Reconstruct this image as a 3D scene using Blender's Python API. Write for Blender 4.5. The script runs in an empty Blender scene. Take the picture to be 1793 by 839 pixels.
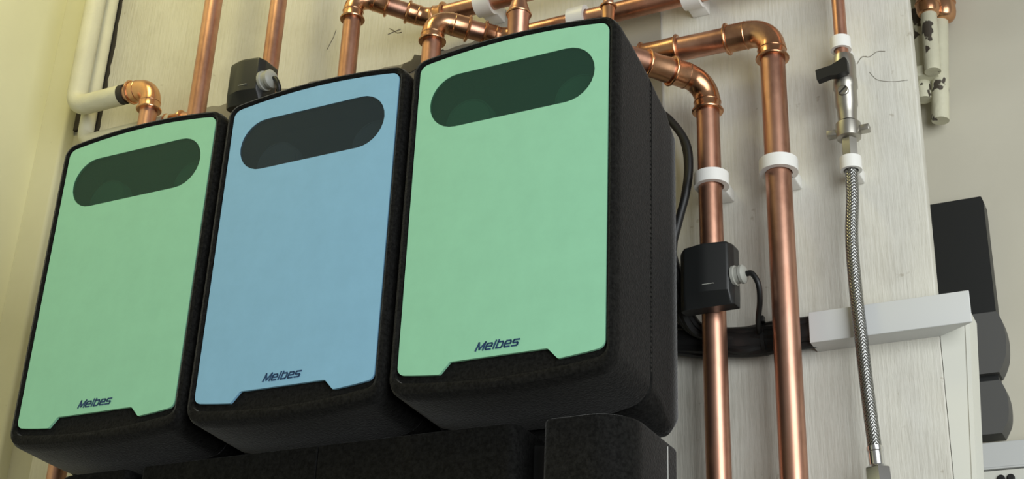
import bpy, bmesh, math, random
from mathutils import Vector, Matrix
from mathutils.geometry import tessellate_polygon
random.seed(4)
SC = bpy.context.scene
COL = SC.collection
PI = math.pi

# ------------------------------------------------------------------ camera
W_PX, H_PX = 1793, 839
cam_d = bpy.data.cameras.new('camera')
cam = bpy.data.objects.new('camera', cam_d); COL.objects.link(cam)
cam_d.sensor_fit = 'HORIZONTAL'; cam_d.sensor_width = 36.0
cam_d.lens = 2514.4 / W_PX * 36.0
cam_d.clip_start = 0.02
RM = Matrix(((0.8955, 0.1591, 0.4157), (0.4434, -0.4012, -0.8015), (0.0393, 0.9020, -0.4298)))
cam.matrix_world = Matrix.Translation((0.8523, -1.1421, -0.4912)) @ RM.to_4x4()
SC.camera = cam

# ------------------------------------------------------------------ world, lights, exposure
wd = bpy.data.worlds.new('world'); SC.world = wd; wd.use_nodes = True
wd.node_tree.nodes['Background'].inputs[0].default_value = (0.95, 0.93, 0.86, 1)
wd.node_tree.nodes['Background'].inputs[1].default_value = 0.21

def area_light(name, loc, aim, sx, sy, energy, color):
    l = bpy.data.lights.new(name, 'AREA'); l.shape = 'RECTANGLE'; l.size = sx; l.size_y = sy
    l.energy = energy; l.color = color
    o = bpy.data.objects.new(name, l); COL.objects.link(o)
    o.location = loc
    o.rotation_euler = (Vector(aim) - Vector(loc)).to_track_quat('-Z', 'Y').to_euler()
    return o
area_light('window_daylight', (1.95, -1.35, 0.05), (0.30, 0.2, 0.05), 1.4, 1.9, 50, (0.94, 0.985, 1.0))
area_light('ceiling_lamp', (-0.25, -0.45, 1.40), (-0.6, 0.0, 0.6), 0.35, 0.35, 6.0, (1.0, 0.89, 0.40))
SC.view_settings.view_transform = 'Standard'
SC.view_settings.look = 'None'
SC.view_settings.gamma = 1.0
SC.view_settings.use_curve_mapping = False
SC.view_settings.exposure = 0.0

# ------------------------------------------------------------------ materials
def new_mat(name, color, rough=0.6, metal=0.0, spec=0.5):
    m = bpy.data.materials.new(name); m.use_nodes = True
    b = m.node_tree.nodes['Principled BSDF']
    b.inputs['Base Color'].default_value = (*color, 1)
    b.inputs['Roughness'].default_value = rough
    b.inputs['Metallic'].default_value = metal
    b.inputs['Specular IOR Level'].default_value = spec
    return m, m.node_tree, b

def coords(nt, scale=(1, 1, 1)):
    tc = nt.nodes.new('ShaderNodeTexCoord'); mp = nt.nodes.new('ShaderNodeMapping')
    mp.inputs['Scale'].default_value = scale
    nt.links.new(tc.outputs['Object'], mp.inputs['Vector'])
    return mp.outputs[0]

def noise(nt, vec, scale, detail=4, rough=0.55):
    n = nt.nodes.new('ShaderNodeTexNoise'); n.inputs['Scale'].default_value = scale
    n.inputs['Detail'].default_value = detail; n.inputs['Roughness'].default_value = rough
    nt.links.new(vec, n.inputs['Vector']); return n.outputs['Fac']

def ramp(nt, fac, stops):
    r = nt.nodes.new('ShaderNodeValToRGB')
    els = r.color_ramp.elements
    while len(els) < len(stops): els.new(0.5)
    for e, (p, c) in zip(els, stops):
        e.position = p; e.color = (*c, 1) if len(c) == 3 else c
    nt.links.new(fac, r.inputs['Fac']); return r.outputs['Color']

def bump(nt, b, h, strength, dist):
    n = nt.nodes.new('ShaderNodeBump'); n.inputs['Strength'].default_value = strength
    n.inputs['Distance'].default_value = dist
    nt.links.new(h, n.inputs['Height']); nt.links.new(n.outputs[0], b.inputs['Normal']); return n

def mixc(nt, fac, a, b, mode='MIX'):
    n = nt.nodes.new('ShaderNodeMix'); n.data_type = 'RGBA'; n.blend_type = mode
    if isinstance(fac, float): n.inputs[0].default_value = fac
    else: nt.links.new(fac, n.inputs[0])
    for i, v in ((6, a), (7, b)):
        if isinstance(v, tuple): n.inputs[i].default_value = (*v, 1)
        else: nt.links.new(v, n.inputs[i])
    return n.outputs[2]

M = {}
def mat_painted_board():
    m, nt, b = new_mat('painted_board', (0.6, 0.57, 0.48), 0.55)
    fine = noise(nt, coords(nt, (260, 1, 22)), 1.0, 5, 0.6)
    blot = noise(nt, coords(nt, (1, 1, 1)), 7.0, 5, 0.65)
    speck = noise(nt, coords(nt, (1, 1, 1)), 55.0, 3, 0.6)
    c = ramp(nt, blot, [(0.30, (0.53, 0.51, 0.44)), (0.55, (0.62, 0.605, 0.535)), (0.75, (0.66, 0.65, 0.59))])
    g = ramp(nt, fine, [(0.30, (0.90, 0.895, 0.88)), (0.5, (1, 1, 1))])
    c = mixc(nt, 1.0, c, g, 'MULTIPLY')
    s = ramp(nt, speck, [(0.24, (0.55, 0.5, 0.42)), (0.30, (1, 1, 1))])
    c = mixc(nt, 0.5, c, s, 'MULTIPLY')
    nt.links.new(c, b.inputs['Base Color'])
    bump(nt, b, fine, 0.65, 0.0015)
    return m
M['board'] = mat_painted_board()
def mat_wall(name, c1, c2):
    m, nt, b = new_mat(name, c1, 0.75, 0, 0.3)
    v = coords(nt)
    n = noise(nt, v, 5.0, 6, 0.6)
    c = ramp(nt, n, [(0.3, c2), (0.65, c1)])
    s = ramp(nt, noise(nt, v, 60, 2), [(0.20, (0.6, 0.57, 0.5)), (0.25, (1, 1, 1))])
    nt.links.new(mixc(nt, 0.5, c, s, 'MULTIPLY'), b.inputs['Base Color'])
    bump(nt, b, noise(nt, v, 40, 4), 0.12, 0.002)
    return m
M['wall_yellow'] = mat_wall('cream_plaster', (0.78, 0.755, 0.51), (0.73, 0.705, 0.47))
M['wall_recess'] = mat_wall('beige_plaster', (0.56, 0.53, 0.43), (0.52, 0.49, 0.395))
M['wall_duct'] = mat_wall('cream_gloss', (0.68, 0.665, 0.49), (0.62, 0.605, 0.44))
M['wall_back'] = mat_wall('ivory_plaster', (0.53, 0.515, 0.42), (0.48, 0.465, 0.38))
def mat_epp(name, col, spec=0.06, rough=0.7, sheen=0.13):
    m, nt, b = new_mat(name, col, rough, 0, spec)
    v = coords(nt)
    b.inputs['Sheen Weight'].default_value = sheen; b.inputs['Sheen Roughness'].default_value = 0.35
    vo = nt.nodes.new('ShaderNodeTexVoronoi'); vo.inputs['Scale'].default_value = 420
    nt.links.new(v, vo.inputs['Vector'])
    n = noise(nt, v, 260, 3, 0.7)
    lo = tuple(x * 0.55 for x in col); hi = tuple(x * 2.0 for x in col)
    nt.links.new(ramp(nt, n, [(0.35, lo), (0.68, hi)]), b.inputs['Base Color'])
    bump(nt, b, vo.outputs['Distance'], 0.35, 0.0007)
    return m
M['epp'] = mat_epp('black_foam', (0.0065, 0.0064, 0.0060), sheen=0.30)
M['epp_shaded'] = mat_epp('black_foam_shaded', (0.0045, 0.0045, 0.0043), sheen=0.05)  # same foam, darkened for the shade under the pump housings
M['epp_rim'] = mat_epp('black_foam_smooth', (0.008, 0.008, 0.0076))
M['black_plastic'] = new_mat('black_plastic', (0.012, 0.013, 0.013), 0.42)[0]
M['cable_black'] = new_mat('black_rubber', (0.005, 0.005, 0.005), 0.5)[0]
M['grey_plastic'] = new_mat('grey_plastic', (0.36, 0.36, 0.32), 0.45)[0]
M['white_plastic'] = new_mat('white_plastic', (0.78, 0.78, 0.74), 0.4)[0]
M['clip_plastic'] = new_mat('clip_plastic', (0.80, 0.79, 0.75), 0.4)[0]
M['trunking'] = new_mat('trunking_plastic', (0.60, 0.61, 0.60), 0.38)[0]
M['trunking_cream'] = new_mat('trunking_cream', (0.70, 0.70, 0.63), 0.42)[0]
def mat_panel(name, col):
    m, nt, b = new_mat(name, col, 0.42, 0, 0.4)
    v = coords(nt)
    n = noise(nt, v, 28, 5, 0.7)
    c = ramp(nt, n, [(0.3, tuple(x * 0.955 for x in col)), (0.7, tuple(min(1, x * 1.03) for x in col))])
    nt.links.new(c, b.inputs['Base Color'])
    return m
M['green'] = mat_panel('mint_green_plastic', (0.285, 0.610, 0.415))
M['blue'] = mat_panel('pale_blue_plastic', (0.235, 0.470, 0.670))
M['ink'] = new_mat('blue_ink', (0.008, 0.045, 0.13), 0.5)[0]
def mat_glass(name, tint, body):
    m = bpy.data.materials.new(name); m.use_nodes = True
    nt = m.node_tree; b = nt.nodes['Principled BSDF']; out = nt.nodes['Material Output']
    b.inputs['Base Color'].default_value = (*body, 1); b.inputs['Roughness'].default_value = 0.22
    b.inputs['Specular IOR Level'].default_value = 0.35
    t = nt.nodes.new('ShaderNodeBsdfTransparent'); t.inputs[0].default_value = (*tint, 1)
    mx = nt.nodes.new('ShaderNodeMixShader'); mx.inputs[0].default_value = 0.36
    nt.links.new(t.outputs[0], mx.inputs[1]); nt.links.new(b.outputs[0], mx.inputs[2])
    nt.links.new(mx.outputs[0], out.inputs[0])
    return m
M['glass_green'] = mat_glass('smoked_green_window', (0.50, 0.72, 0.62), (0.05, 0.115, 0.085))
M['glass_blue'] = mat_glass('smoked_grey_window', (0.56, 0.62, 0.66), (0.05, 0.075, 0.09))
M['cavity'] = new_mat('dark_cavity', (0.02, 0.021, 0.02), 0.7)[0]
M['gauge_face'] = new_mat('gauge_face', (0.42, 0.42, 0.40), 0.4)[0]
M['gauge_rim'] = new_mat('gauge_rim', (0.30, 0.30, 0.29), 0.4)[0]
def mat_copper(name, c1, c2, c3, r1, r2):
    m, nt, b = new_mat(name, c1, 0.3, 1.0)
    n = noise(nt, coords(nt, (1, 1, 0.25)), 32, 6, 0.65)
    st = noise(nt, coords(nt, (1, 1, 0.6)), 11, 5, 0.7)
    c = ramp(nt, n, [(0.28, c2), (0.5, c1), (0.75, c3)])
    d = ramp(nt, st, [(0.30, (0.36, 0.27, 0.25)), (0.52, (1, 1, 1))])
    nt.links.new(mixc(nt, 0.65, c, d, 'MULTIPLY'), b.inputs['Base Color'])
    rr = nt.nodes.new('ShaderNodeMapRange'); rr.inputs[3].default_value = r1; rr.inputs[4].default_value = r2
    nt.links.new(st, rr.inputs[0]); nt.links.new(rr.outputs[0], b.inputs['Roughness'])
    bump(nt, b, n, 0.03, 0.001)
    return m
M['copper'] = mat_copper('copper_tube', (0.61, 0.335, 0.235), (0.48, 0.25, 0.17), (0.67, 0.40, 0.30), 0.29, 0.46)
M['fitting'] = mat_copper('copper_fitting', (0.70, 0.385, 0.215), (0.56, 0.28, 0.15), (0.76, 0.46, 0.28), 0.20, 0.36)
M['chrome'] = new_mat('nickel_plate', (0.44, 0.42, 0.375), 0.38, 1.0)[0]
M['steel'] = new_mat('bright_steel', (0.72, 0.72, 0.72), 0.22, 1.0)[0]
def mat_braid():
    m, nt, b = new_mat('steel_braid', (0.50, 0.50, 0.48), 0.26, 1.0)
    hs = []
    for s in (1, -1):
        tc = nt.nodes.new('ShaderNodeUVMap'); mp = nt.nodes.new('ShaderNodeMapping')
        mp.inputs['Rotation'].default_value = (0, 0, s * 0.785)
        mp.inputs['Scale'].default_value = (1, 1, 1)
        w = nt.nodes.new('ShaderNodeTexWave'); w.inputs['Scale'].default_value = 0.314
        w.inputs['Distortion'].default_value = 0.0
        nt.links.new(tc.outputs[0], mp.inputs[0]); nt.links.new(mp.outputs[0], w.inputs['Vector'])
        hs.append(w.outputs['Fac'])
    mx = nt.nodes.new('ShaderNodeMath'); mx.operation = 'MAXIMUM'
    nt.links.new(hs[0], mx.inputs[0]); nt.links.new(hs[1], mx.inputs[1])
    bump(nt, b, mx.outputs[0], 0.4, 0.0008)
    nt.links.new(ramp(nt, mx.outputs[0], [(0.3, (0.17, 0.17, 0.165)), (0.85, (0.34, 0.34, 0.325))]), b.inputs['Base Color'])
    return m
M['braid'] = mat_braid()
def mat_paint_pipe(name, chip):
    m, nt, b = new_mat(name, (0.6, 0.57, 0.42), 0.55)
    v = coords(nt, (1, 1, 0.6))
    n = noise(nt, v, 38, 3, 0.55)
    soft = noise(nt, coords(nt), 18, 4)
    base = ramp(nt, soft, [(0.3, (0.54, 0.52, 0.39)), (0.7, (0.64, 0.62, 0.46))])
    f = ramp(nt, n, [(chip, (0, 0, 0)), (chip + 0.012, (1, 1, 1))])
    nt.links.new(mixc(nt, f, (0.06, 0.048, 0.035), base), b.inputs['Base Color'])
    bn = bump(nt, b, f, 0.5, 0.0008)
    b2 = nt.nodes.new('ShaderNodeBump'); b2.inputs['Strength'].default_value = 0.35; b2.inputs['Distance'].default_value = 0.003
    nt.links.new(noise(nt, coords(nt), 70, 4, 0.6), b2.inputs['Height']); nt.links.new(b2.outputs[0], bn.inputs['Normal'])
    return m
M['paint_pipe'] = mat_paint_pipe('cream_painted_pipe', 0.20)
M['paint_pipe_chipped'] = mat_paint_pipe('flaking_painted_pipe', 0.385)
M['grey_rail'] = mat_wall('grey_render', (0.30, 0.275, 0.22), (0.24, 0.22, 0.18))
M['grey_smear'] = mat_wall('grey_smear', (0.16, 0.145, 0.115), (0.08, 0.072, 0.058))
M['dark_gap'] = new_mat('dark_gap_and_scorch', (0.035, 0.03, 0.022), 0.9)[0]  # also stands in for shade in the gap beside the duct
M['pencil'] = new_mat('pencil_grey', (0.20, 0.18, 0.14), 0.8)[0]

# ------------------------------------------------------------------ mesh helpers
class MB:
    def __init__(s): s.v = []; s.f = []; s.uv = None
    def add(s, vs, fs):
        o = len(s.v); s.v += [Vector(x) for x in vs]; s.f += [[i + o for i in f] for f in fs]; return s
    def box(s, lo, hi, bev=0.0):
        if bev <= 0:
            x0, y0, z0 = lo; x1, y1, z1 = hi
            return s.add([(x0,y0,z0),(x1,y0,z0),(x1,y1,z0),(x0,y1,z0),(x0,y0,z1),(x1,y0,z1),(x1,y1,z1),(x0,y1,z1)],
                         [(3,2,1,0),(4,5,6,7),(0,1,5,4),(1,2,6,5),(2,3,7,6),(3,0,4,7)])
        bm = bmesh.new(); bmesh.ops.create_cube(bm, size=1)
        for v in bm.verts:
            v.co = Vector([(lo[i] + hi[i]) / 2 + v.co[i] * (hi[i] - lo[i]) for i in range(3)])
        bmesh.ops.bevel(bm, geom=bm.edges[:], offset=bev, segments=3, affect='EDGES', profile=0.5)
        bm.verts.index_update()
        s.add([v.co.copy() for v in bm.verts], [[v.index for v in f.verts] for f in bm.faces]); bm.free(); return s
    def loft(s, rings, cap0=True, cap1=True):
        n = len(rings[0]); vs = [p for r in rings for p in r]; fs = []
        for k in range(len(rings) - 1):
            for i in range(n):
                j = (i + 1) % n
                fs.append((k*n+i, k*n+j, (k+1)*n+j, (k+1)*n+i))
        if cap0: fs.append(tuple(range(n))[::-1])
        if cap1: fs.append(tuple((len(rings)-1)*n + i for i in range(n)))
        return s.add(vs, fs)
    def sweep(s, path, radii, seg=20, cap=True, squash=None):
        path = [Vector(p) for p in path]
        if not isinstance(radii, (list, tuple)): radii = [radii] * len(path)
        t0 = (path[1] - path[0]).normalized()
        u = t0.orthogonal().normalized() if squash is None else (Vector(squash) - t0 * Vector(squash).dot(t0)).normalized()
        rings = []
        for i, p in enumerate(path):
            a = path[max(i-1, 0)]; c = path[min(i+1, len(path)-1)]
            t = (c - a)
            if t.length < 1e-9: t = t0
            t.normalize(); u = (u - t * u.dot(t)).normalized(); w = t.cross(u)
            r = radii[i]
            rings.append([p + (u * math.cos(2*PI*k/seg) + w * math.sin(2*PI*k/seg)) * r for k in range(seg)])
        return s.loft(rings, cap, cap)
    def lathe(s, base, axis, prof, seg=24, up=None):
        base = Vector(base); ax = Vector(axis).normalized()
        u = ax.orthogonal().normalized() if up is None else (Vector(up) - ax*Vector(up).dot(ax)).normalized()
        w = ax.cross(u)
        rings = [[base + ax*h + (u*math.cos(2*PI*k/seg) + w*math.sin(2*PI*k/seg))*max(r, 1e-5) for k in range(seg)] for r, h in prof]
        return s.loft(rings)
    def torus(s, c, axis, R, r, seg=28, sub=8):
        c = Vector(c); ax = Vector(axis).normalized(); u = ax.orthogonal().normalized(); w = ax.cross(u)
        vs = []; fs = []
        for i in range(seg):
            d = u*math.cos(2*PI*i/seg) + w*math.sin(2*PI*i/seg)
            for j in range(sub):
                a = 2*PI*j/sub
                vs.append(c + d*(R + r*math.cos(a)) + ax*r*math.sin(a))
        for i in range(seg):
            for j in range(sub):
                fs.append((i*sub+j, ((i+1) % seg)*sub+j, ((i+1) % seg)*sub+(j+1) % sub, i*sub+(j+1) % sub))
        return s.add(vs, fs)
    def prism(s, poly, axis, a, b):
        """poly in the two other axes, extruded along axis index from a to b"""
        def mk(p, h):
            q = [0, 0, 0]; k = [i for i in range(3) if i != axis]
            q[k[0]], q[k[1]], q[axis] = p[0], p[1], h; return q
        return s.loft([[mk(p, a) for p in poly], [mk(p, b) for p in poly]])

ORIG = {}
def mesh_from(name, mb, m, origin=(0, 0, 0), smooth=35):
    me = bpy.data.meshes.new(name)
    o = Vector(origin)
    me.from_pydata([tuple(v - o) for v in mb.v], [], mb.f)
    bm = bmesh.new(); bm.from_mesh(me); bmesh.ops.recalc_face_normals(bm, faces=bm.faces); bm.to_mesh(me); bm.free()
    me.materials.append(m)
    if smooth:
        me.shade_smooth(); me.set_sharp_from_angle(angle=math.radians(smooth))
    me.update(); return me

def world_origin(o):
    p = Vector(o.location)
    while o.parent: o = o.parent; p = p + o.location
    return p

def obj(name, mb, m, parent=None, origin=None, smooth=35):
    if parent is not None:
        po = world_origin(parent); org = po
    else:
        org = Vector(origin) if origin is not None else sum(mb.v, Vector()) / len(mb.v)
    o = bpy.data.objects.new(name, mesh_from(name, mb, m, org, smooth)); COL.objects.link(o)
    if parent is not None: o.parent = parent
    else: o.location = org
    return o

def tag(o, label=None, cat=None, group=None, kind=None):
    if label: o['label'] = label
    if cat: o['category'] = cat
    if group: o['group'] = group
    if kind: o['kind'] = kind
    return o
def thing(name, loc, label, cat, group=None):
    o = bpy.data.objects.new(name, None); COL.objects.link(o); o.location = loc
    o.empty_display_size = 0.02
    return tag(o, label, cat, group)

def fillet(pts, radii, n=6):
    """2D closed polygon with rounded corners"""
    out = []; N = len(pts)
    for i in range(N):
        r = radii[i] if isinstance(radii, (list, tuple)) else radii
        p = Vector(pts[i]); a = Vector(pts[i-1]); b = Vector(pts[(i+1) % N])
        if r <= 0: out.append(tuple(p)); continue
        da = (a-p); db = (b-p); la, lb = da.length, db.length; da.normalize(); db.normalize()
        ang = math.acos(max(-1, min(1, da.dot(db))))
        t = min(r / math.tan(ang/2), la*0.49, lb*0.49); r = t * math.tan(ang/2)
        bis = (da+db).normalized(); c = p + bis * (r / math.sin(ang/2))
        s0 = p + da*t; s1 = p + db*t
        a0 = math.atan2(s0.y-c.y, s0.x-c.x); a1 = math.atan2(s1.y-c.y, s1.x-c.x)
        d = (a1-a0+PI) % (2*PI) - PI
        for k in range(n+1): out.append((c.x + r*math.cos(a0+d*k/n), c.y + r*math.sin(a0+d*k/n)))
    return out

def bend_path(pts, radii, n=8):
    """3D polyline with rounded bends"""
    pts = [Vector(p) for p in pts]; out = [pts[0]]
    for i in range(1, len(pts)-1):
        r = radii[i-1] if isinstance(radii, (list, tuple)) else radii
        p = pts[i]; da = (pts[i-1]-p).normalized(); db = (pts[i+1]-p).normalized()
        ang = da.angle(db); t = r / math.tan(ang/2)
        c = p + (da+db).normalized() * (r / math.sin(ang/2))
        s0 = p + da*t - c; s1 = p + db*t - c
        tot = s0.angle(s1); ax = s0.cross(s1).normalized()
        for k in range(n+1): out.append(c + Matrix.Rotation(tot*k/n, 3, ax) @ s0)
    out.append(pts[-1]); return out

def smooth_path(pts, n=10):
    P = [Vector(p) for p in pts]; P = [P[0]*2-P[1]] + P + [P[-1]*2-P[-2]]; out = []
    for i in range(1, len(P)-2):
        for k in range(n):
            t = k/n; a, b, c, d = P[i-1:i+3]
            out.append(0.5*((2*b) + (c-a)*t + (2*a-5*b+4*c-d)*t*t + (3*b-a-3*c+d)*t**3))
    out.append(P[-2]); return out

# ------------------------------------------------------------------ the setting
WY = 0.245          # face of the painted board
def struct(name, mb, m):
    o = obj(name, mb, m, smooth=0); o['kind'] = 'structure'; return o
board_poly = [(-0.583, WY), (0.620, WY), (0.620, WY+0.020), (-0.583, WY+0.020)]
mb = MB(); mb.box((-0.583, WY, -1.52), (0.6215, WY+0.020, 1.50), 0.0016)
board = obj('wall_board', mb, M['board'], smooth=35); board['kind'] = 'structure'
struct('wall_back', MB().box((-0.95, 0.290, -1.52), (0.25, 0.33, 1.50)), M['wall_back'])
struct('wall_left', MB().box((-0.761, -1.9, -1.52), (-0.721, 0.290, 1.50)), M['wall_yellow'])
struct('wall_right', MB().box((0.25, 0.450, -1.52), (2.6, 0.49, 1.50)), M['wall_recess'])
m_, nt_, b_ = new_mat('dark_concrete', (0.11, 0.10, 0.09), 0.8)
nt_.links.new(ramp(nt_, noise(nt_, coords(nt_), 6, 5), [(0.3, (0.08, 0.073, 0.065)), (0.7, (0.13, 0.12, 0.105))]), b_.inputs['Base Color'])
struct('floor', MB().box((-0.761, -3.0, -1.56), (2.6, 0.49, -1.52)), m_)
# lower strip of rough render behind the pump groups
mb = MB(); top = []
x = -0.575
while x < 0.33:
    z = 0.548 + 0.004*math.sin(x*17) + random.uniform(-.0035, .0035)
    top.append((x, z)); x += 0.012
mb.prism(top + [(0.33, 0.20), (-0.575, 0.20)], 1, WY-0.003, WY+0.001)
strip = obj('render_strip', mb, M['grey_rail'], board, smooth=0)
mb = MB()
rg = random.Random(8)
pts = []
for k in range(22):
    a = 2*PI*k/22; r = 1 + rg.uniform(-.35, .35)
    pts.append((-0.018 + 0.030*r*math.cos(a), 0.538 + 0.012*r*math.sin(a) + 0.008*math.cos(a)))
mb.prism(pts, 1, WY-0.0045, WY)
obj('crumbled_patch', mb, M['grey_smear'], board, smooth=0)
# ragged dark joint along the left edge of the board
mb = MB(); left = []; right = []
z = 0.36
while z < 1.4:
    w = 0.008 + rg.uniform(0, .006)
    left.append((-0.589, z)); right.append((-0.579 + w*0.55, z)); z += 0.012
mb.prism(left + right[::-1], 1, WY-0.0012, WY+0.012)
obj('dark_gap_strip', mb, M['dark_gap'], board, smooth=0)
# hairline cracks and pencil ticks on the painted board
def crack(pts, r):
    mb = MB(); mb.sweep(smooth_path([(x, WY-0.0003, z) for x, z in pts], 4), r, 6)
    return obj('hairline_crack', mb, M['pencil'], board)
crack([(0.560, 0.396), (0.566, 0.404), (0.574, 0.402), (0.583, 0.4065), (0.592, 0.405)], 0.0004)
crack([(0.561, 0.398), (0.566, 0.4035), (0.571, 0.4035)], 0.0003)
crack([(0.573, 0.382), (0.580, 0.371), (0.590, 0.366), (0.602, 0.363), (0.614, 0.362)], 0.00025)
crack([(-0.072, 0.600), (-0.062, 0.602), (-0.052, 0.603)], 0.0005)
crack([(-0.070, 0.609), (-0.062, 0.603), (-0.057, 0.5985), (-0.050, 0.598)], 0.0005)
crack([(-0.159, 0.630), (-0.163, 0.617), (-0.168, 0.607), (-0.171, 0.600)], 0.0004)

# ------------------------------------------------------------------ pump groups
def outline(hw, ztc, zts, zbc, zbs, rt, rb, n=12, notch=None):
    pts, rad = [], []
    def par(x, zc, zs): return zc + (zs - zc) * (x / hw) ** 2
    pts.append((-hw, par(hw, zbc, zbs))); rad.append(rb)
    inner = hw - rb * 1.6 - 0.002
    xs = [-inner + 2*inner*k/n for k in range(n+1)]
    if notch:
        for x in [x for x in xs if x < -notch[0]-0.004]: pts.append((x, par(x, zbc, zbs))); rad.append(0)
        pts += [(-notch[0], par(notch[0], zbc, zbs)), (-notch[1], notch[2]), (notch[1], notch[2]), (notch[0], par(notch[0], zbc, zbs))]
        rad += [0.003, 0.0045, 0.0045, 0.003]
        for x in [x for x in xs if x > notch[0]+0.004]: pts.append((x, par(x, zbc, zbs))); rad.append(0)
    else:
        for x in xs: pts.append((x, par(x, zbc, zbs))); rad.append(0)
    pts.append((hw, par(hw, zbc, zbs))); rad.append(rb)
    pts.append((hw, par(hw, ztc, zts))); rad.append(rt)
    inner = hw - rt * 1.6 - 0.002
    for k in range(n+1):
        x = inner - 2*inner*k/n
        pts.append((x, par(x, ztc, zts))); rad.append(0)
    pts.append((-hw, par(hw, ztc, zts))); rad.append(rt)
    return fillet(pts, rad)

def stadium(hw, z0, z1, n=14):
    r = (z1 - z0) / 2; zc = (z0 + z1) / 2; out = []
    for k in range(n+1):
        a = -PI/2 + PI*k/n; out.append((hw - r + r*math.cos(a), zc + r*math.sin(a)))
    for k in range(n+1):
        a = PI/2 + PI*k/n; out.append((-hw + r + r*math.cos(a), zc + r*math.sin(a)))
    return out

def plate_with_hole(mb, outer, hole, y0, y1, back=True):
    tris = tessellate_polygon([[Vector((x, z, 0)) for x, z in outer], [Vector((x, z, 0)) for x, z in hole]])
    allp = outer + hole; o = len(mb.v); n = len(allp)
    mb.v += [Vector((x, y0, z)) for x, z in allp]
    mb.f += [[o+i for i in t] for t in tris]
    if back:
        mb.v += [Vector((x, y1, z)) for x, z in allp]
        mb.f += [[o+n+i for i in t] for t in tris]
        for start, cnt in ((0, len(outer)), (len(outer), len(hole))):
            for i in range(cnt):
                j = (i+1) % cnt
                mb.f.append([o+start+i, o+start+j, o+n+start+j, o+n+start+i])

WIN = (0.0964, 0.2671, 0.3321)
def ring3(o, y): return [(x, y, z) for x, z in o]
def front_shell_mb():
    mb = MB()
    open_ = dict(n=12)
    rings = [ring3(outline(.1130, .3622, .3535, -.0215, -.0135, .012, .010), .0040),
             ring3(outline(.1135, .3628, .3541, -.0225, -.0145, .0125, .011), -.0003),
             ring3(outline(.1160, .3650, .3560, -.0270, -.0195, .0145, .014), -.0018),
             ring3(outline(.1195, .3672, .3580, -.0320, -.0255, .0165, .019), -.0003),
             ring3(outline(.1215, .3680, .3588, -.0350, -.0285, .0180, .022), .0050),
             ring3(outline(.1220, .3676, .3584, -.0375, -.0290, .0180, .024), .0120),
             ring3(outline(.1225, .3610, .3510, -.0440, -.0310, .0180, .026), .0500),
             ring3(outline(.1225, .3545, .3420, -.0480, -.0320, .0180, .026), .0865),
             ring3(outline(.1210, .3530, .3405, -.0465, -.0305, .0170, .025), .0885),
             ring3(outline(.1205, .3525, .3400, -.0460, -.0300, .0170, .025), .0905)]
    mb.loft(rings, cap0=False, cap1=True)
    hole = stadium(WIN[0]+.002, WIN[1]-.002, WIN[2]+.002)
    plate_with_hole(mb, outline(.1130, .3622, .3535, -.0215, -.0135, .012, .010), hole, .0040, .005, back=False)
    cav = [ring3(hole, .0040), ring3(hole, .040)]
    mb.loft(cav, cap0=False, cap1=True)
    return mb
def rear_shell_mb():
    mb = MB()
    rings = [ring3(outline(.1205, .3525, .3400, -.0460, -.0300, .0170, .025), .0905),
             ring3(outline(.1225, .3535, .3405, -.0475, -.0320, .0180, .026), .0925),
             ring3(outline(.1225, .3480, .3315, -.0510, -.0390, .0180, .024), .1150),
             ring3(outline(.1225, .3440, .3255, -.0540, -.0480, .0180, .016), .1360),
             ring3(outline(.1225, .3350, .3150, -.0540, -.0480, .0180, .012), .1480),
             ring3(outline(.1220, .3270, .3060, -.0400, -.0340, .0160, .010), .1640),
             ring3(outline(.1190, .3230, .3020, -.0370, -.0310, .0140, .010), .1680)]
    mb.loft(rings); return mb
def panel_mb():
    mb = MB()
    plate_with_hole(mb, outline(.1115, .3605, .3518, -.0142, -.0066, .0105, .009, notch=(.0635, .0525, 0.0)),
                    stadium(*WIN), 0.0, 0.003)
    return mb
def parting_mb():
    mb = MB(); r = random.Random(3)
    for s in (-1, 1):
        z = -0.002
        while z < 0.318:
            h = r.uniform(.0022, .0042)
            mb.box((s*.1222-.0009, .0872, z), (s*.1222+.0009, .0886, z+h)); z += h + r.uniform(.0016, .003)
    return mb
GLY = {'M': (1.42, [[(0, 0), (.10, 1), (.62, .12), (1.32, 1), (1.32, 0)]]),
       'e': (1.12, [[(.02, .38), (1.0, .38), (1.0, .62), (.86, .76), (.16, .76), (.02, .6), (.02, .15), (.16, .0), (.98, .0)]]),
       'i': (.28, [[(.08, 0), (.08, .72)], [(.08, .88), (.08, 1.02)]]),
       'b': (1.12, [[(.02, 1.02), (.02, 0), (.86, 0), (1.0, .15), (1.0, .6), (.86, .76), (.02, .76)]]),
       's': (1.1, [[(.98, .76), (.14, .76), (.02, .66), (.02, .48), (.14, .39), (.86, .37), (.98, .28), (.98, .1), (.86, 0), (.0, 0)]])}
def lettering_mb():
    mb = MB(); x = 0.0; hgt = .0078; th = .00155; segs = []
    for ch in 'Meibes':
        w, strokes = GLY[ch]
        for st in strokes:
            for a, b in zip(st[:-1], st[1:]): segs.append(((a[0]+x, a[1]), (b[0]+x, b[1])))
        x += w + .30
    tot = x - .30; sx = .0455 / tot
    def tr(p): return Vector((-.0245 + p[0]*sx + p[1]*.0032, .0076 + p[1]*hgt))
    for a, b in segs:
        A, B = tr(a), tr(b); d = (B-A).normalized(); nrm = Vector((-d.y, d.x)) * th/2; A -= d*th*.42; B += d*th*.42
        q = [A-nrm, B-nrm, B+nrm, A+nrm]
        mb.loft([[(p.x, -.00045, p.y) for p in q], [(p.x, -.00005, p.y) for p in q]])
    return mb
def pane_mb():
    mb = MB(); s_ = stadium(WIN[0]-.0001, WIN[1]+.0001, WIN[2]-.0001)
    mb.loft([ring3(s_, .0004), ring3(s_, .0026)]); return mb
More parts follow.
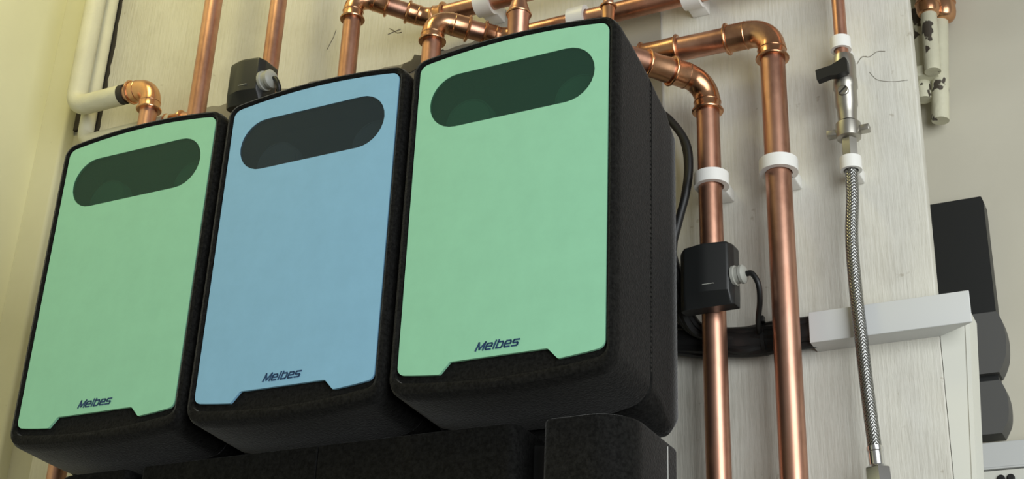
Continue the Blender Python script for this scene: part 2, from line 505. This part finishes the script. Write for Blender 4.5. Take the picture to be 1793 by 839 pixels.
def cav_mb():
    mb = MB(); s_ = stadium(WIN[0]+.0012, WIN[1]-.0012, WIN[2]+.0012)
    mb.loft([ring3(s_, .0385), ring3(s_, .0398)]); return mb

SHELL = mesh_from('front_shell', front_shell_mb(), M['epp'])
REAR = mesh_from('rear_shell', rear_shell_mb(), M['epp'])
PART = mesh_from('parting_line', parting_mb(), mat_epp('scuffed_foam', (0.022, 0.021, 0.019)), smooth=0)
TEXT = mesh_from('lettering', lettering_mb(), M['ink'], smooth=0)
BACKP = mesh_from('gauge_recess', cav_mb(), M['cavity'])
gm = MB(); gm.lathe((0, .0385, 0), (0, -1, 0), [(.0285, 0), (.0285, .012), (.0275, .0135), (.0262, .0135), (.0258, .0125)], 40)
GR = mesh_from('gauge_rim', gm, M['gauge_rim'])
gm = MB(); gm.lathe((0, .0262, 0), (0, -1, 0), [(.0257, 0), (.0257, .0006)], 40)
GF = mesh_from('gauge_dial', gm, M['gauge_face'])
def child(name, me, parent, loc=(0, 0, 0)):
    o = bpy.data.objects.new(name, me); COL.objects.link(o); o.parent = parent; o.location = loc; return o
PAN = {c: mesh_from('front_panel', panel_mb(), M[c]) for c in ('green', 'blue')}
PANE = {c: mesh_from('window_pane', pane_mb(), M['glass_'+c]) for c in ('green', 'blue')}
for cx, c, lab in ((-.25, 'green', 'leftmost pump housing, mint green front, beside the painted pipes'),
                   (0.0, 'blue', 'pump housing with the pale blue front, between two green ones'),
                   (.25, 'green', 'rightmost pump housing, mint green front, its dark foam side showing')):
    t = thing('pump_group', (cx, 0, 0), lab, 'pump housing', 'pump groups in black foam housings')
    child('front_shell', SHELL, t); child('rear_shell', REAR, t); child('parting_line', PART, t)['kind'] = 'stuff'
    p = child('front_panel', PAN[c], t)
    p['label'] = ('mint green' if c == 'green' else 'pale blue') + ' front cover with oval window'
    child('window_pane', PANE[c], p); tx = child('lettering', TEXT, p); tx['label'] = 'dark blue slanted lettering'
    child('gauge_recess', BACKP, t)
    for sx in (-.0625, .068):
        g = child('gauge', GR, t, (sx, 0, .286)); child('gauge_dial', GF, g)

# ------------------------------------------------------------------ manifold housing below
mf = thing('manifold_housing', (0.03, 0.08, -0.26), 'long black foam manifold housing under the three pump groups', 'manifold')
def block(x0, x1, rl, rr, bev=.004):
    y0, y1, zt, zb = .020, .152, -.0615, -.30
    plan = fillet([(x0, y1), (x0, y0), (x1, y0), (x1, y1)], [.004, rl, rr, .004], 7)
    def ins(i):
        cx, cy = (x0+x1)/2, (y0+y1)/2; hx, hy = (x1-x0)/2, (y1-y0)/2
        return [(cx + (x-cx)*(hx-i)/hx, cy + (y-cy)*(hy-i)/hy) for x, y in plan]
    mb = MB()
    mb.loft([[(x, y, zb) for x, y in plan], [(x, y, zt-bev) for x, y in plan],
             [(x, y, zt-bev*.3) for x, y in ins(bev*.3)], [(x, y, zt) for x, y in ins(bev)]])
    return mb
obj('housing_block', block(-.315, -.207, .030, .006), M['epp_shaded'], mf)
obj('housing_block', block(-.188, .0385, .006, .0015, .003), M['epp_shaded'], mf)
obj('housing_block', block(.0395, .263, .0015, .010, .003), M['epp_shaded'], mf)
obj('housing_block', block(.291, .3755, .006, .040, .004), M['epp'], mf)
mb = MB(); mb.box((-.31, .060, -.29), (.36, .145, -.072), .003)
obj('manifold_core', mb, M['black_plastic'], mf)
mb = MB(); mb.box((.3752, .1238, -.30), (.3760, .1245, -.067))
obj('seam_line', mb, M['white_plastic'], mf)['label'] = 'thin bright line along the shell seam'  # white strip drawing the bright line where the half shells meet
# short connecting stubs between the manifold and each pump group
for cx in (-.25, 0, .25):
    for s in (-1, 1):
        mb = MB(); mb.lathe((cx+s*.0625, .100, -.066), (0, 0, 1), [(.020, 0), (.020, .0140)], 24)
        obj('connector', mb, M['black_plastic'], mf)

# ------------------------------------------------------------------ copper pipe runs
def elbow(parent, a, c, b, rp, R, sock=.020, mat='fitting', bead=.0019, sock2=None):
    """bent fitting around corner c with a bead ring at both socket ends"""
    a, c, b = Vector(a), Vector(c), Vector(b)
    da = (a-c).normalized(); db = (b-c).normalized(); ang = da.angle(db); t = R / math.tan(ang/2)
    sock2 = sock if sock2 is None else sock2
    s0 = c + da*(t+sock); s1 = c + db*(t+sock2)
    path = bend_path([s0, c, s1], R, 10); rf = rp*1.07 + .0008
    path = [path[0], path[0].lerp(path[1], .12)] + [path[0].lerp(path[1], .80)] + path[1:-1] + [path[-1].lerp(path[-2], .80), path[-1].lerp(path[-2], .12), path[-1]]
    n = len(path)
    radii = [rf]*n
    radii[0] = radii[-1] = rf + .0012; radii[2] = radii[-3] = rf; 
    for i in range(4, n-4): radii[i] = rf - .0005
    mb = MB(); mb.sweep(path, radii, 26)
    e = obj('elbow', mb, M[mat], parent)
    for p, d in ((s0, da), (s1, db)):
        mb = MB(); mb.torus(p - d*.002, d, rf + .0011, bead)
        obj('bead', mb, M[mat], e)
    for p, d, sock in ((s0, da, sock), (s1, db, sock2)):
        mb = MB(); mb.torus(p - d*(sock*.86), d, rf - .0002, .0008, 26, 6)
        obj('crimp', mb, M[mat], e)
    return e
def tube(parent, pts, r, bends=None, mat='copper', name='pipe', seg=24):
    path = bend_path(pts, bends) if bends else pts
    mb = MB(); mb.sweep(path, r, seg); return obj(name, mb, M[mat], parent)
def coupling(parent, c, axis, r, L, mat='fitting', beads=(0, 1)):
    c = Vector(c); ax = Vector(axis).normalized()
    mb = MB(); mb.lathe(c - ax*L/2, ax, [(r*.98, 0), (r+.0016, 0), (r+.0014, L*.2), (r+.0009, L*.5), (r+.0014, L*.8), (r+.0016, L), (r*.98, L)], 24)
    o = obj('coupling', mb, M[mat], parent)
    for k in beads:
        mb = MB(); mb.torus(c + ax*(L/2-.002)*(1 if k else -1), ax, r+.0022, .0017); obj('bead', mb, M[mat], o)
    return o

RP = .0118
# riser b: plain pipe out of the left housing
t = thing('copper_riser', (-.304, .15, .338), 'plain copper riser behind the right end of the left green housing', 'pipe', 'copper risers above the housings')
tube(t, [(-.304, .15, .338), (-.304, .15, 1.2)], .0122)
# riser c: behind the left actuator
t = thing('copper_riser', (-.190, .15, .338), 'copper riser passing behind the boxy black actuator', 'pipe', 'copper risers above the housings')
tube(t, [(-.190, .15, .338), (-.190, .15, 1.2)], .0112)
coupling(t, (-.190, .15, .708), (0, 0, 1), .0118, .040)
# riser d with elbow and upper wall run
t = thing('copper_riser', (-.066, .15, .338), 'copper riser above the blue housing, bending right into the upper wall run', 'pipe', 'copper risers above the housings')
d0 = (-.066, .15, .338); d1 = (-.066, .15, .602); d2 = (.012, .208, .581); d3 = (.90, .208, .582)
tube(t, [d0, d1, d2, d3], .0116, [.020, .03])
elbow(t, d2, d1, d0, .0118, .020, .022, sock2=.016)
elbow(t, d1, d2, d3, .0118, .030, .018)
coupling(t, (-.088, .15, .622), (1, 0, 0), .0095, .034)
# riser e with elbow and lower wall run
t = thing('copper_riser', (.058, .15, .338), 'copper riser with a round elbow, at the left corner of the right green housing', 'pipe', 'copper risers above the housings')
e0 = (.058, .15, .338); e1 = (.058, .15, .531); e2 = (.128, .211, .520); e3 = (.90, .211, .520)
tube(t, [e0, e1, e2, e3], .0122, [.020, .03])
elbow(t, e2, e1, e0, .0128, .020, .024, sock2=.013)
elbow(t, e1, e2, e3, .0122, .030, .018)
# riser f: thick socket with reducer
t = thing('copper_riser', (.178, .15, .338), 'short thick copper riser narrowing at a reducer above the right green housing', 'pipe', 'copper risers above the housings')
mb = MB(); mb.lathe((.178, .15, .338), (0, 0, 1), [(.0130, 0), (.0130, .163), (.0143, .165), (.0143, .170), (.0132, .172), (.0126, .175), (.0090, .186), (.0082, .190), (.0082, .80)], 28)
obj('pipe', mb, M['copper'], t)
mb = MB(); mb.torus((.178, .15, .505), (0, 0, 1), .0140, .0018); o = obj('reducer_bead', mb, M['fitting'], t)
mb = MB(); mb.torus((.178, .15, .535), (0, 0, 1), .0086, .0012); o = obj('reducer_bead', mb, M['fitting'], t)
# riser g: slim pipe at the right corner
t = thing('copper_riser', (.296, .15, .338), 'slim copper riser at the top right corner of the right green housing', 'pipe', 'copper risers above the housings')
tube(t, [(.296, .15, .338), (.296, .15, 1.2)], .0060)
coupling(t, (.296, .15, .466), (0, 0, 1), .0062, .042)
# pipe A
A0 = (.330, .108, .385); A1 = (.398, .200, .385); A2 = (.4045, .203, -.60)
t = thing('copper_pipe', (.402, .20, -.60), 'copper drop pipe carrying the black actuator, close to the right housing', 'pipe', 'copper drop pipes at the right')
tube(t, [(.325, .108, .352), (.325, .108, .388), (.398, .200, .385), A2], .0130, [.015, .026], name='pipe')
elbow(t, (.325, .108, .388), A1, A2, .0134, .026, .023, sock2=.015)
u = (Vector(A1) - Vector((.325, .108, .387))).normalized()
coupling(t, Vector(A1) - u*.066, u, .0134, .030, beads=(0,))
# pipe B
B0 = (.290, .200, .439); B1 = (.4755, .200, .436); B2 = (.4815, .198, -.60)
t = thing('copper_pipe', (.480, .20, -.60), 'tall copper drop pipe, the one farther from the housings', 'pipe', 'copper drop pipes at the right')
tube(t, [(.27, .200, .30), (.27, .200, .4395), B1, B2], .0141, [.02, .028], name='pipe')
elbow(t, B0, B1, B2, .0143, .026, .028, sock2=.015)
coupling(t, (.342, .200, .4385), (1, 0, 0), .0143, .048)
# thin pipe feeding the valve
t = thing('copper_pipe', (.551, .211, .36), 'thin copper feed pipe above the chrome valve', 'pipe')
tube(t, [(.5515, .211, .372), (.5475, .211, 1.2)], .0073)
# far left: painted pipes that turn right into the copper elbow
t = thing('painted_pipe', (-.584, .20, .58), 'front cream painted pipe in the left corner, ending in a copper elbow', 'pipe', 'painted pipes in the left corner')
p1 = [(-.584, .200, 1.3), (-.584, .200, .577), (-.495, .200, .577)]
tube(t, p1, .0150, [.022], 'paint_pipe')
mb = MB(); mb.lathe((-.500, .200, .577), (1, 0, 0), [(.0148, 0), (.0148, .014)], 24); obj('scorched_end', mb, M['dark_gap'], t)
k0 = (-.500, .200, .577); k1 = (-.438, .200, .577); k2 = (-.438, .200, .10); k3 = (-.488, .200, .06); k4 = (-.488, .200, -.70)
elbow(t, k0, k1, k2, .0136, .024, .016)
o = tube(t, [(-.490, .200, .577), k1, k2, k3, k4], .0125, [.024, .03, .03]); o['label'] = 'copper drop pipe'
t = thing('painted_pipe', (-.575, .228, .53), 'rear cream painted pipe in the left corner, turning right lower down', 'pipe', 'painted pipes in the left corner')
p2 = [(-.585, .2315, 1.3), (-.585, .2315, .533), (-.42, .2315, .533)]
tube(t, p2, .0116, [.018], 'paint_pipe')
q0 = (-.43, .2275, .533); q1 = (-.405, .2275, .533)
coupling(t, (-.415, .2315, .533), (1, 0, 0), .0095, .03)
tube(t, [(-.43, .2315, .533), (-.386, .2315, .533), (-.386, .2315, .20)], .0095, [.014])
# cream strip / boxed pipe in the corner, left of the painted pipes
t = thing('painted_duct', (-.66, .262, 0), 'wide flat cream painted duct against the left wall', 'duct')
mb = MB(); mb.prism(fillet([(-.7208, .268), (-.670, .268), (-.670, .290), (-.7208, .290)], [0, .006, 0, 0], 5), 2, -1.25, 1.3)
obj('duct_cover', mb, M['wall_duct'], t)
mb = MB(); mb.box((-.668, .284, .60), (-.650, .2898, 1.3)); obj('dark_gap_strip', mb, M['dark_gap'], t, smooth=0)  # dark strip standing in for the deep shade between duct and pipe

# ------------------------------------------------------------------ pipe clips
def clip(c, rp, axis, label, wall=WY, h=.015, group='white plastic pipe clips'):
    c = Vector(c); ax = Vector(axis).normalized()
    t = thing('pipe_clip', (c.x, wall, c.z), label, 'pipe clip', group)
    mb = MB(); ro = rp*1.40 + .0008; side = Vector((1, 0, 0)) if abs(ax.z) > .5 else Vector((0, 0, 1))
    n = 28; inner = []; outer = []
    for k in range(n+1):
        a = -PI*.30 + (PI*1.60)*k/n
        d = side*math.cos(a) + Vector((0, -1, 0))*math.sin(a)
        inner.append(c + d*(rp+.0003)); outer.append(c + d*ro)
    prof = outer + inner[::-1]
    mb.loft([[p - ax*h/2 for p in prof], [p - ax*(h/2-.0012) for p in prof], [p + ax*h/2 for p in prof]])
    obj('collar', mb, M['clip_plastic'], t)
    mb = MB(); y0 = c.y + rp*.55
    w = rp*.9
    lo = c - side*w - ax*h*.5; hi = c + side*w + ax*h*.5
    mb.box((min(lo.x, hi.x), y0+.004, min(lo.z, hi.z)), (max(lo.x, hi.x), wall, max(lo.z, hi.z)), .0015)
    obj('base', mb, M['clip_plastic'], t)
    return t
clip((.4005, .2012, .2575), .0133, (0, 0, 1), 'white clip on the copper pipe above the black actuator')
clip((.4772, .1995, .2585), .0144, (0, 0, 1), 'white clip on the tall copper pipe farther from the housings')
clip((.5505, .211, .4035), .0076, (0, 0, 1), 'small white clip on the thin pipe above the chrome valve')
clip((.5525, .211, .2520), .0076, (0, 0, 1), 'small white clip at the top of the braided hose')
clip((.098, .208, .582), .0120, (1, 0, 0), 'white clip on the upper horizontal copper run', h=.022)
clip((.231, .211, .520), .0126, (1, 0, 0), 'white clip behind the top edge of the right green housing', h=.022)
clip((.378, .211, .520), .0126, (1, 0, 0), 'white clip at the top edge of the picture, right of the slim riser', h=.022)

# ------------------------------------------------------------------ valve and braided hose
VX, VY = .5525, .211
t = thing('ball_valve', (VX, VY, .27), 'small chrome ball valve with a black lever on the thin pipe', 'valve')
mb = MB(); mb.lathe((VX, VY, .388), (0, 0, -1), [(.0078, 0), (.0110, .001), (.0125, .008), (.0128, .018), (.0125, .030), (.0132, .032), (.0132, .042), (.0120, .044), (.0120, .064), (.0112, .066), (.0105, .076), (.0100, .084)], 24)
obj('body', mb, M['chrome'], t)
mb = MB(); mb.lathe((VX, VY, .302), (0, 0, -1), [(.0110, 0), (.0135, .001), (.0138, .010), (.0130, .018), (.0095, .020)], 24)
n_ = obj('union_nut', mb, M['chrome'], t)
for s in (-1, 1):
    mb = MB(); mb.box((VX + s*.0175 - .0055, VY-.005, .2885), (VX + s*.0175 + .0055, VY+.005, .2955), .001)
    obj('nut_wing', mb, M['chrome'], n_)
mb = MB(); mb.lathe((VX, VY, .283), (0, 0, -1), [(.0088, 0), (.0088, .024), (.0082, .026), (.0098, .027), (.0098, .032)], 6)
obj('hex_tail', mb, M['chrome'], t, smooth=20)
mb = MB(); mb.lathe((VX, VY-.008, .337), (0, -1, 0), [(.0060, 0), (.0060, .0055), (.0052, .0062)], 20)
s_ = obj('screw', mb, M['chrome'], t)
mb = MB(); mb.box((-.0050, -.0004, -.0009), (.0050, .0004, .0009))
for v in mb.v:
    x, z = v.x, v.z; v.x = VX + x*.75 - z*.66; v.z = .337 + x*.66 + z*.75; v.y += VY-.0143
obj('screw_slot', mb, M['black_plastic'], s_, smooth=0)
mb = MB()
lv = fillet([(VX-.0255, .350), (VX-.0265, .3635), (VX-.010, .3655), (VX+.006, .3730), (VX+.0085, .3690), (VX+.0085, .3555), (VX-.004, .3520), (VX-.011, .3530)], .0012, 3)
mb.prism(lv, 1, VY-.0225, VY-.0135)
obj('lever', mb, M['cable_black'], t)
mb = MB(); mb.lathe((VX, VY-.008, .362), (0, -1, 0), [(.0062, 0), (.0062, .008)], 20); obj('lever_stem', mb, M['black_plastic'], t)

hp = smooth_path([(.5525, .211, .262), (.5520, .2105, .215), (.5485, .209, .165), (.5490, .208, .108), (.5520, .206, .045), (.5545, .204, -.005), (.5583, .202, -.066)], 24)
t = thing('braided_hose', hp[-1], 'steel braided flexible hose hanging from the chrome valve', 'hose')
hm = MB(); SEG = 20; hm.sweep(hp, .0068, SEG, cap=False)
ho = obj('braid', hm, M['braid'], t)
uvl = ho.data.uv_layers.new(name='UVMap')
dist = [0.0]
for a, b in zip(hp[:-1], hp[1:]): dist.append(dist[-1] + (b-a).length)
for poly in ho.data.polygons:
    ks = [ho.data.loops[li].vertex_index % SEG for li in poly.loop_indices]
    wrap = max(ks) - min(ks) > 2
    for li in poly.loop_indices:
        vi = ho.data.loops[li].vertex_index; k = vi % SEG
        uvl.data[li].uv = ((k + (SEG if wrap and k == 0 else 0)) / SEG * 18.0, dist[vi // SEG] / .0026)
dn = (hp[-1]-hp[-3]).normalized()
mb = MB(); mb.lathe(hp[-1] - dn*.003, dn, [(.0068, 0), (.0080, .0005), (.0080, .005), (.0072, .006), (.0076, .0065), (.0076, .019), (.0085, .020)], 24)
obj('ferrule', mb, M['steel'], t)
mb = MB(); mb.lathe(hp[-1] + dn*.0165, dn, [(.0085, 0), (.0125, .003), (.0128, .004), (.0128, .022), (.0118, .024)], 6)
obj('hex_nut', mb, M['steel'], t, smooth=20)
mb = MB(); mb.lathe(hp[-1] + dn*.038, dn, [(.0085, 0), (.0085, .30)], 20)
obj('tail_pipe', mb, M['chrome'], t)

# ------------------------------------------------------------------ actuators
def actuator(x0, x1, yf, yb, z0, z1, label, drop, xr, px, py, pr, gs=1.0):
    t = thing('actuator', ((x0+x1)/2, yb, z0), label, 'actuator', 'black actuators clamped on copper pipes')
    plan = fillet([(x0+.002, yb), (x0, yf+.014), (x0+.008, yf+.002), ((x0+x1)/2, yf-.004), (x1-.004, yf), (x1, yf+.010), (x1+.001, yb)], [.001, .006, .006, .03, .004, .003, .001], 5)
    cx, cy = (x0+x1)/2, (yf+yb)/2
    def sc(k, z, cut=0): return [(cx + (x-cx)*k, max(cy + (y-cy)*k, yf-.004+cut), z) for x, y in plan]
    mb = MB(); h = z1-z0
    mb.loft([sc(.975, z0, .013), sc(.99, z0+.0008, .0125), sc(1.0, z0+.013), sc(1.0, z1-.003), sc(.985, z1-.0008), sc(.96, z1)])
    obj('body', mb, M['black_plastic'], t)
    mb = MB(); mb.box(((x0+x1)/2-.0005, yf-.0036, z0+.0205), ((x0+x1)/2+.012, yf-.0022, z0+.0212))
    obj('print_mark', mb, M['grey_plastic'], t, smooth=0)
    gz = z0 + h*.46; gy = yf + .010
    mb = MB(); mb.lathe((x1-.001, gy, gz), (1, -.12, 0), [(r_*gs, h_*gs) for r_, h_ in ((.0108, 0), (.0108, .003), (.0092, .0035), (.0092, .008), (.0100, .0085), (.0100, .0115), (.0080, .0135), (.0045, .0145))], 24)
    g = obj('cable_gland', mb, M['grey_plastic'], t); g['label'] = 'pale grey cable gland'
    s = Vector((x1+.013, gy-.0015, gz))
    mb = MB(); mb.sweep(smooth_path([s, s+Vector((.007, -.001, -.002)), s+Vector((.0125, .001, -.014)), s+Vector((.010, .012, -.028)), s+Vector((xr+.002, .032, -drop-.008)), s+Vector((xr-.004, .056, -drop-.016))], 8), .0030, 12)
    c = obj('cable', mb, M['cable_black'], t)
    for zz in (z0+h*.25, z0+h*.75):
        mb = MB(); mb.torus((px, py, zz), (0, 0, 1), pr+.0018, .0016, 28, 8); obj('clamp', mb, M['black_plastic'], t)
    return t
actuator(.3715, .4325, .163, .188, .0945, .1625, 'boxy black actuator clamped on the right drop pipe, grey gland on its side', .032, -.0005, .3997, .2008, .0130)
actuator(-.2265, -.168, .104, .1385, .445, .505, 'boxy black actuator standing above the left end of the blue housing', .030, .030, -.190, .15, .0112, 1.25)

# ------------------------------------------------------------------ cables
t = thing('cable_bundle', (.43, .233, .06), 'thick bundle of black cables running behind the drop pipes into the white trunking', 'cables')
rc = random.Random(5)
for k in range(11):
    a = 2*PI*k/8; rr = .0112 if k < 8 else .0045
    dz = rr*1.15*math.sin(a); dy = rr*.45*math.cos(a)
    pts = []
    for i in range(9):
        x = .335 + .175*i/8
        zc = .0885 - .013*min(1, i/3.5) + .0008*math.sin(i)
        pts.append((x, .2315 + dy*.85 + rc.uniform(-.0012, .0012), zc + dz + rc.uniform(-.0018, .0018)))
    mb = MB(); mb.sweep(smooth_path(pts, 5), .0054, 10)
    obj('cable', mb, M['cable_black'], t)
mb = MB(); ringp = []
for i in range(9):
    x = .335 + .165*i/8; zc = .0885 - .013*min(1, i/3.5)
    ringp.append([(x, .2310 + .0090*math.cos(2*PI*k/16), zc + .0145*math.sin(2*PI*k/16)) for k in range(16)])
mb.loft(ringp); obj('sleeve', mb, M['cable_black'], t)
for x, z in ((.392, .077), (.445, .0755), (.478, .0755)):
    mb = MB(); ring = []
    for k in range(20):
        a = 2*PI*k/20; ring.append((0, .2315 + .0112*math.cos(a), z + .0190*math.sin(a)))
    mb.loft([[(x-.002, p[1], p[2]) for p in ring], [(x+.002, p[1], p[2]) for p in ring]])
    mb.box((x-.002, .219, z+.015), (x+.003, .226, z+.022), .0008)
    obj('cable_tie', mb, M['cable_black'], t)
t = thing('black_cable', (.34, .2, .1), 'black cable looping out behind the right housing and back down', 'cable')
mb = MB(); mb.sweep(smooth_path([(.318, .19, .366), (.340, .197, .358), (.358, .20, .338), (.372, .2015, .310), (.3745, .202, .280), (.370, .202, .248), (.360, .204, .215), (.350, .208, .180), (.345, .215, .130), (.343, .225, .095)], 8), .0047, 14)
obj('cable', mb, M['cable_black'], t)
mb = MB(); mb.sweep(smooth_path([(.325, .205, .372), (.350, .210, .352), (.364, .212, .322), (.368, .213, .285), (.362, .214, .245), (.352, .216, .205), (.346, .220, .150), (.343, .228, .095)], 8), .0035, 12)
obj('cable', mb, M['cable_black'], t)
t = thing('black_cable', (.36, .2, .05), 'black cables fanning from the right housing down to the bundle', 'cable')
for k, (dx, dz) in enumerate(((0, 0), (.006, -.008), (-.004, .010), (.010, .004))):
    mb = MB(); mb.sweep(smooth_path([(.340+dx, .185, .20+dz), (.352+dx, .190, .15+dz), (.358+dx, .2, .115+dz*.6), (.366+dx, .215, .093+dz*.5), (.385+dx, .226, .084+dz*.4), (.41, .231, .078+dz*.4)], 7), .0050, 10)
    obj('cable', mb, M['cable_black'], t)

# ------------------------------------------------------------------ white trunking
t = thing('cable_trunking', (.58, WY, .06), 'white horizontal cable trunking across the board, fed by the black bundle', 'trunking')
mb = MB()
plan = [(.497, .218), (.6575, .218), (.6575, .2195), (.6225, .2448), (.497, .2448)]
mb.prism(plan, 2, .0585, .0915)
for v in mb.v:
    pass
obj('trunk_body', mb, M['trunking'], t, smooth=0)
mb = MB(); mb.box((.4965, .2165, .0582), (.6583, .2187, .0920), .0008)
obj('trunk_lid', mb, M['trunking'], t)
t = thing('cable_trunking', (.64, .27, -.6), 'cream vertical cable trunking against the right edge of the board', 'trunking')
mb = MB()
lo = [(.6222, .2455), (.6420, .2455), (.6420, .285), (.6222, .285)]
hi = [(.6222, .2455), (.6520, .2455), (.6520, .285), (.6222, .285)]
mb.loft([[(x, y, -.70) for x, y in [(.6222, .2455), (.6365, .2455), (.6365, .285), (.6222, .285)]], [(x, y, -.10) for x, y in lo], [(x, y, .085) for x, y in hi]])
obj('trunk_body', mb, M['trunking_cream'], t, smooth=0)
mb = MB()
mb.loft([[(x, y, -.70) for x, y in [(.6372, .2445), (.6412, .2445), (.6412, .287), (.6372, .287)]], [(x, y, -.10) for x, y in [(.6384, .2445), (.6428, .2445), (.6428, .287), (.6384, .287)]], [(x, y, .084) for x, y in [(.6484, .2445), (.6528, .2445), (.6528, .287), (.6484, .287)]]])
obj('trunk_lid', mb, M['trunking_cream'], t, smooth=0)
t = thing('cable_trunking', (.9, .45, -.03), 'white horizontal trunking low on the recessed right wall, bottom right corner', 'trunking')
mb = MB(); mb.box((.600, .418, -.0300), (2.3, .450, -.002), .0012); obj('trunk_body', mb, M['trunking'], t)
mb = MB(); mb.box((.600, .4155, -.0325), (2.3, .450, -.0304), .0006); obj('trunk_edge', mb, M['trunking'], t)
t = thing('cable_trunking', (.9, .45, -.12), 'second white trunking beneath the first, with a dark fixing', 'trunking')
mb = MB(); mb.box((.600, .414, -.110), (2.3, .450, -.0345), .0012); obj('trunk_body', mb, M['trunking_cream'], t)
for dx in (-.004, .006):
    mb = MB(); mb.lathe((.647+dx, .4145, -.0445), (0, -1, 0), [(.0042, 0), (.0042, .003), (.003, .004)], 14); obj('fixing', mb, M['cable_black'], t)

# ------------------------------------------------------------------ black unit on the recessed wall
t = thing('wall_controller', (.61, .45, .01), 'black box with two rounded lower lobes on the recessed wall, partly behind the board', 'control box')
mb = MB(); yf = .425
mb.prism(fillet([(.52, .1505), (.6555, .1505), (.6555, .290), (.6535, .297), (.52, .297)], [0, .001, .002, .002, 0], 3), 1, yf, .450)
obj('upper_case', mb, M['black_plastic'], t)
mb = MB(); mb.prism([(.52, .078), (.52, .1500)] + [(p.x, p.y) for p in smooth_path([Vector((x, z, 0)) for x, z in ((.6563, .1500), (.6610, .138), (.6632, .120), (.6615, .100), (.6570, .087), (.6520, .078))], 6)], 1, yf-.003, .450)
obj('lobe', mb, new_mat('lit_black_foam', (0.085, 0.084, 0.08), 0.6)[0], t)  # lobes coloured grey for the light they catch from below
mb = MB(); mb.prism([(.52, .068), (.6500, .068), (.6500, .079), (.52, .079)], 1, yf+.004, .450)
obj('joint_band', mb, M['black_plastic'], t)
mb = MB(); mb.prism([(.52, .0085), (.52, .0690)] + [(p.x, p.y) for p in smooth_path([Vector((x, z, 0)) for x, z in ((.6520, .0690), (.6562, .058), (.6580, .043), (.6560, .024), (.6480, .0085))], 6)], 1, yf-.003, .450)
obj('lobe', mb, bpy.data.materials['lit_black_foam'], t)

# ------------------------------------------------------------------ old painted pipes at the upper right
t = thing('old_pipe', (.618, .40, .46), 'shorter flaking painted pipe stub with a copper cap, upper right', 'pipe', 'flaking pipe stubs at the upper right')
tube(t, [(.6175, .400, .462), (.6195, .400, .548)], .0098, mat='paint_pipe_chipped')
mb = MB(); mb.lathe((.6195, .400, .5435), (-.02, .02, 1), [(.0095, 0), (.0128, .002), (.0142, .006), (.0146, .012), (.0140, .020), (.0132, .028), (.0132, .12)], 24); o = obj('copper_bend', mb, M['fitting'], t)
mb = MB(); mb.torus((.6193, .4005, .560), (0, 0, 1), .0138, .0022); obj('bead', mb, M['fitting'], o)
t = thing('old_pipe', (.622, .415, .39), 'longer flaking painted pipe stub ending in mid air, upper right', 'pipe', 'flaking pipe stubs at the upper right')
tube(t, [(.6165, .427, .408), (.6285, .427, .560)], .0105, mat='paint_pipe_chipped')
mb = MB(); mb.lathe((.6325, .425, .5475), (.06, -.03, 1), [(.0090, 0), (.0130, .002), (.0152, .006), (.0160, .012), (.0156, .020), (.0140, .028), (.0135, .12)], 24); o = obj('copper_bend', mb, M['fitting'], t)
mb = MB(); mb.torus((.6340, .4245, .573), (.06, -.03, 1), .0142, .0022); obj('bead', mb, M['fitting'], o)
mb = MB(); mb.box((.575, .405, .4635), (.6225, .450, .4785), .002)
o = tag(obj('pipe_bracket', mb, M['paint_pipe'], origin=(.60, .45, .47)), 'cream painted bracket between the flaking pipe stubs and the board', 'bracket')
t = thing('old_pipe', (.603, .425, .5), 'flaking cream pipe half hidden by the board edge, upper right', 'pipe', 'flaking pipe stubs at the upper right')
tube(t, [(.600, .425, .44), (.601, .425, .60)], .0095, mat='paint_pipe_chipped')
